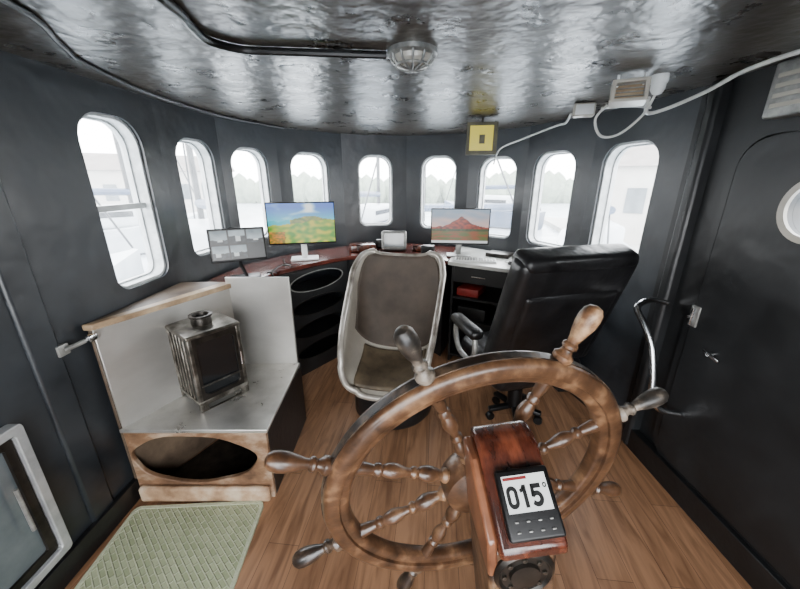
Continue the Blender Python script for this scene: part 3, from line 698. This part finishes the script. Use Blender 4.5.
P(plate(rrect(-.27,.27,-.32,.32,.02),rrect(-.235,.235,-.285,.285,.015),(0,0),-.045,.0),"hatch_frame",'frame',HT,bevel=.004)
P(plate(rrect(-.23,.23,-.28,.28,.015),rrect(-.20,.20,-.25,.25,.01),(0,0),-.030,-.01),"inner_frame",'stovedark',HT)
P(boxp(-.22,.22,-.018,-.012,-.27,.27),"hatch_glass",'glassgrey',HT)
P(tube([(.17,-.05,-.1),(.17,-.05,.1)],.007,8),"hatch_handle",'greymetal',HT)

# ------------------------------------------------------------------ outside harbour
o=P(prism([(-60,-60),(60,-60),(60,90),(-60,90)],-1.7,-1.6),"ground_outside",'water',None,smooth=0); o["kind"]="structure"
def boat(x,y,s,yaw,hull,label,mast=7):
    B=thing("moored_boat",label,"boat",T(x,y,-1.6)@R(yaw,'Z')@Matrix.Scale(s,4))
    sec=[(-3,.9,1.0),(-2,1.1,1.0),(0,1.2,1.05),(2,.9,1.2),(3.4,.08,1.45)]
    vs=[];fs=[]
    for (yy,w,z) in sec: vs+=[(-w,yy,z),(-w*.75,yy,.1),(0,yy,-.2),(w*.75,yy,.1),(w,yy,z)]
    for i in range(len(sec)-1):
        for j in range(4): a=i*5+j; fs.append((a,a+1,a+6,a+5))
        fs.append((i*5,i*5+5,i*5+9,i*5+4))
    fs+=[(0,1,2,3,4),(20,24,23,22,21)]
    P((vs,fs),"hull",hull,B)
    P(rbox(1.4,2.6,.8,.15),"cabin",'hull',B,T(0,-.3,1.45))
    P(boxp(-.72,.72,-1.2,.6,1.45,1.65),"cabin_window",'glassdark',B)
    P(tube([(0,.8,1.2),(0,.8,1.2+mast)],.09,8),"mast",'mast',B)
    P(tube([(0,.8,2.3),(0,-2.4,2.4)],.13,8),"boom",'hullblue',B)
    P(tube([(-1.1,.8,1.2+mast*.6),(1.1,.8,1.2+mast*.6)],.04,6),"spreader",'mast',B)
    P(tube([(0,.8,1.2+mast),(0,3.3,1.5)],.03,5),"forestay",'mast',B)
    P(tube([(-.0,.8,1.2+mast),(0,-3,1.1)],.03,5),"backstay",'mast',B)
boat(-6.2,11,1.1,35,'hull',"white sailing boat moored outside in the harbour")
boat(-1.5,19,1.1,-20,'hullblue',"blue-hulled sailing boat moored outside in the harbour")
boat(1.6,12.5,1.0,75,'hull',"white sailing boat with tall mast moored outside",8)
boat(7.2,12.8,1.0,-20,'hull',"white sailing boat moored outside near the quay",6)
boat(-8.5,6.2,1.0,-20,'hull',"white boat moored close outside the side window",6)
boat(-13,15.5,1.2,-40,'hull',"white sailing boat in the outer berth",8)
boat(6.8,26,1.2,50,'hullblue',"blue sailing boat in the outer berth",8)
def building(x,y,w,d,h,yaw,label):
    B=thing("harbour_building",label,"building",T(x,y,-1.6)@R(yaw,'Z'))
    P(boxp(-w/2,w/2,-d/2,d/2,0,h),"building_walls",'facade',B)
    P(([(-w/2-.3,-d/2-.3,h),(w/2+.3,-d/2-.3,h),(w/2+.3,d/2+.3,h),(-w/2-.3,d/2+.3,h),(-w/2,0,h+d*.22),(w/2,0,h+d*.22)],[(0,1,5,4),(2,3,4,5),(1,2,5),(3,0,4),(0,3,2,1)]),"building_roof",'roof',B)
    nW=int(w/1.6)
    for k in range(nW):
        P(boxp(-w/2+.8+k*1.6-.4,-w/2+.8+k*1.6+.4,-d/2-.05,-d/2+.02,h*.45,h*.75),"building_window",'glassgrey',B)
building(14.0,18,8,5,3.9,-35,"pale harbour building with a grey roof on the quay")
building(-22,30,14,6,4.0,30,"pale long harbour shed across the water")
q=P(prism([(9,15),(22,6),(30,20),(12,30)],-1.6,-1.3),"quay_outside",'concrete',None,smooth=0); q["kind"]="structure"
t=MB()
for k in range(60):
    x=-45+k*1.6; t.add(lathe([(1.2,0),(2.0,1.5),(1.8,3),(.9,4.2),(.1,4.8)],8),T(x,54+random.uniform(-1,1),-1.6)@Matrix.Scale(random.uniform(.7,1.0),4))
tt=t.obj("tree_line",'tree',None,kind='stuff'); solo(tt,"distant band of pale green trees beyond the harbour","trees")

# ------------------------------------------------------------------ world & lights
w=bpy.data.worlds.new("sky"); sc.world=w; w.use_nodes=True; nt=w.node_tree
bg=nt.nodes["Background"]; tc=nt.nodes.new("ShaderNodeTexCoord"); sx=nt.nodes.new("ShaderNodeSeparateXYZ"); cr=nt.nodes.new("ShaderNodeValToRGB")
nt.links.new(tc.outputs["Generated"],sx.inputs[0]); nt.links.new(sx.outputs["Z"],cr.inputs["Fac"])
cr.color_ramp.elements[0].color=(1.0,1.0,1,1); cr.color_ramp.elements[1].color=(0.86,0.92,1.0,1)
nt.links.new(cr.outputs["Color"],bg.inputs["Color"]); bg.inputs["Strength"].default_value=18.0
for i,(m,wd,ht) in enumerate(portals):
    l=bpy.data.lights.new("window_portal",'AREA'); l.shape='RECTANGLE'; l.size=wd; l.size_y=ht
    l.cycles.is_portal=True
    o=bpy.data.objects.new("window_portal",l); COL.objects.link(o)
    o.matrix_world=m@Matrix(((1,0,0,0),(0,0,1,0),(0,-1,0,0),(0,0,0,1)))

# ------------------------------------------------------------------ camera
cd=bpy.data.cameras.new("camera"); cd.lens=340/800*36; cd.sensor_width=36; cd.clip_start=0.02; cd.clip_end=300
co=bpy.data.objects.new("camera",cd); COL.objects.link(co); co.location=(0,0,1.65); co.rotation_euler=(math.radians(71.5),0,0)
sc.camera=co
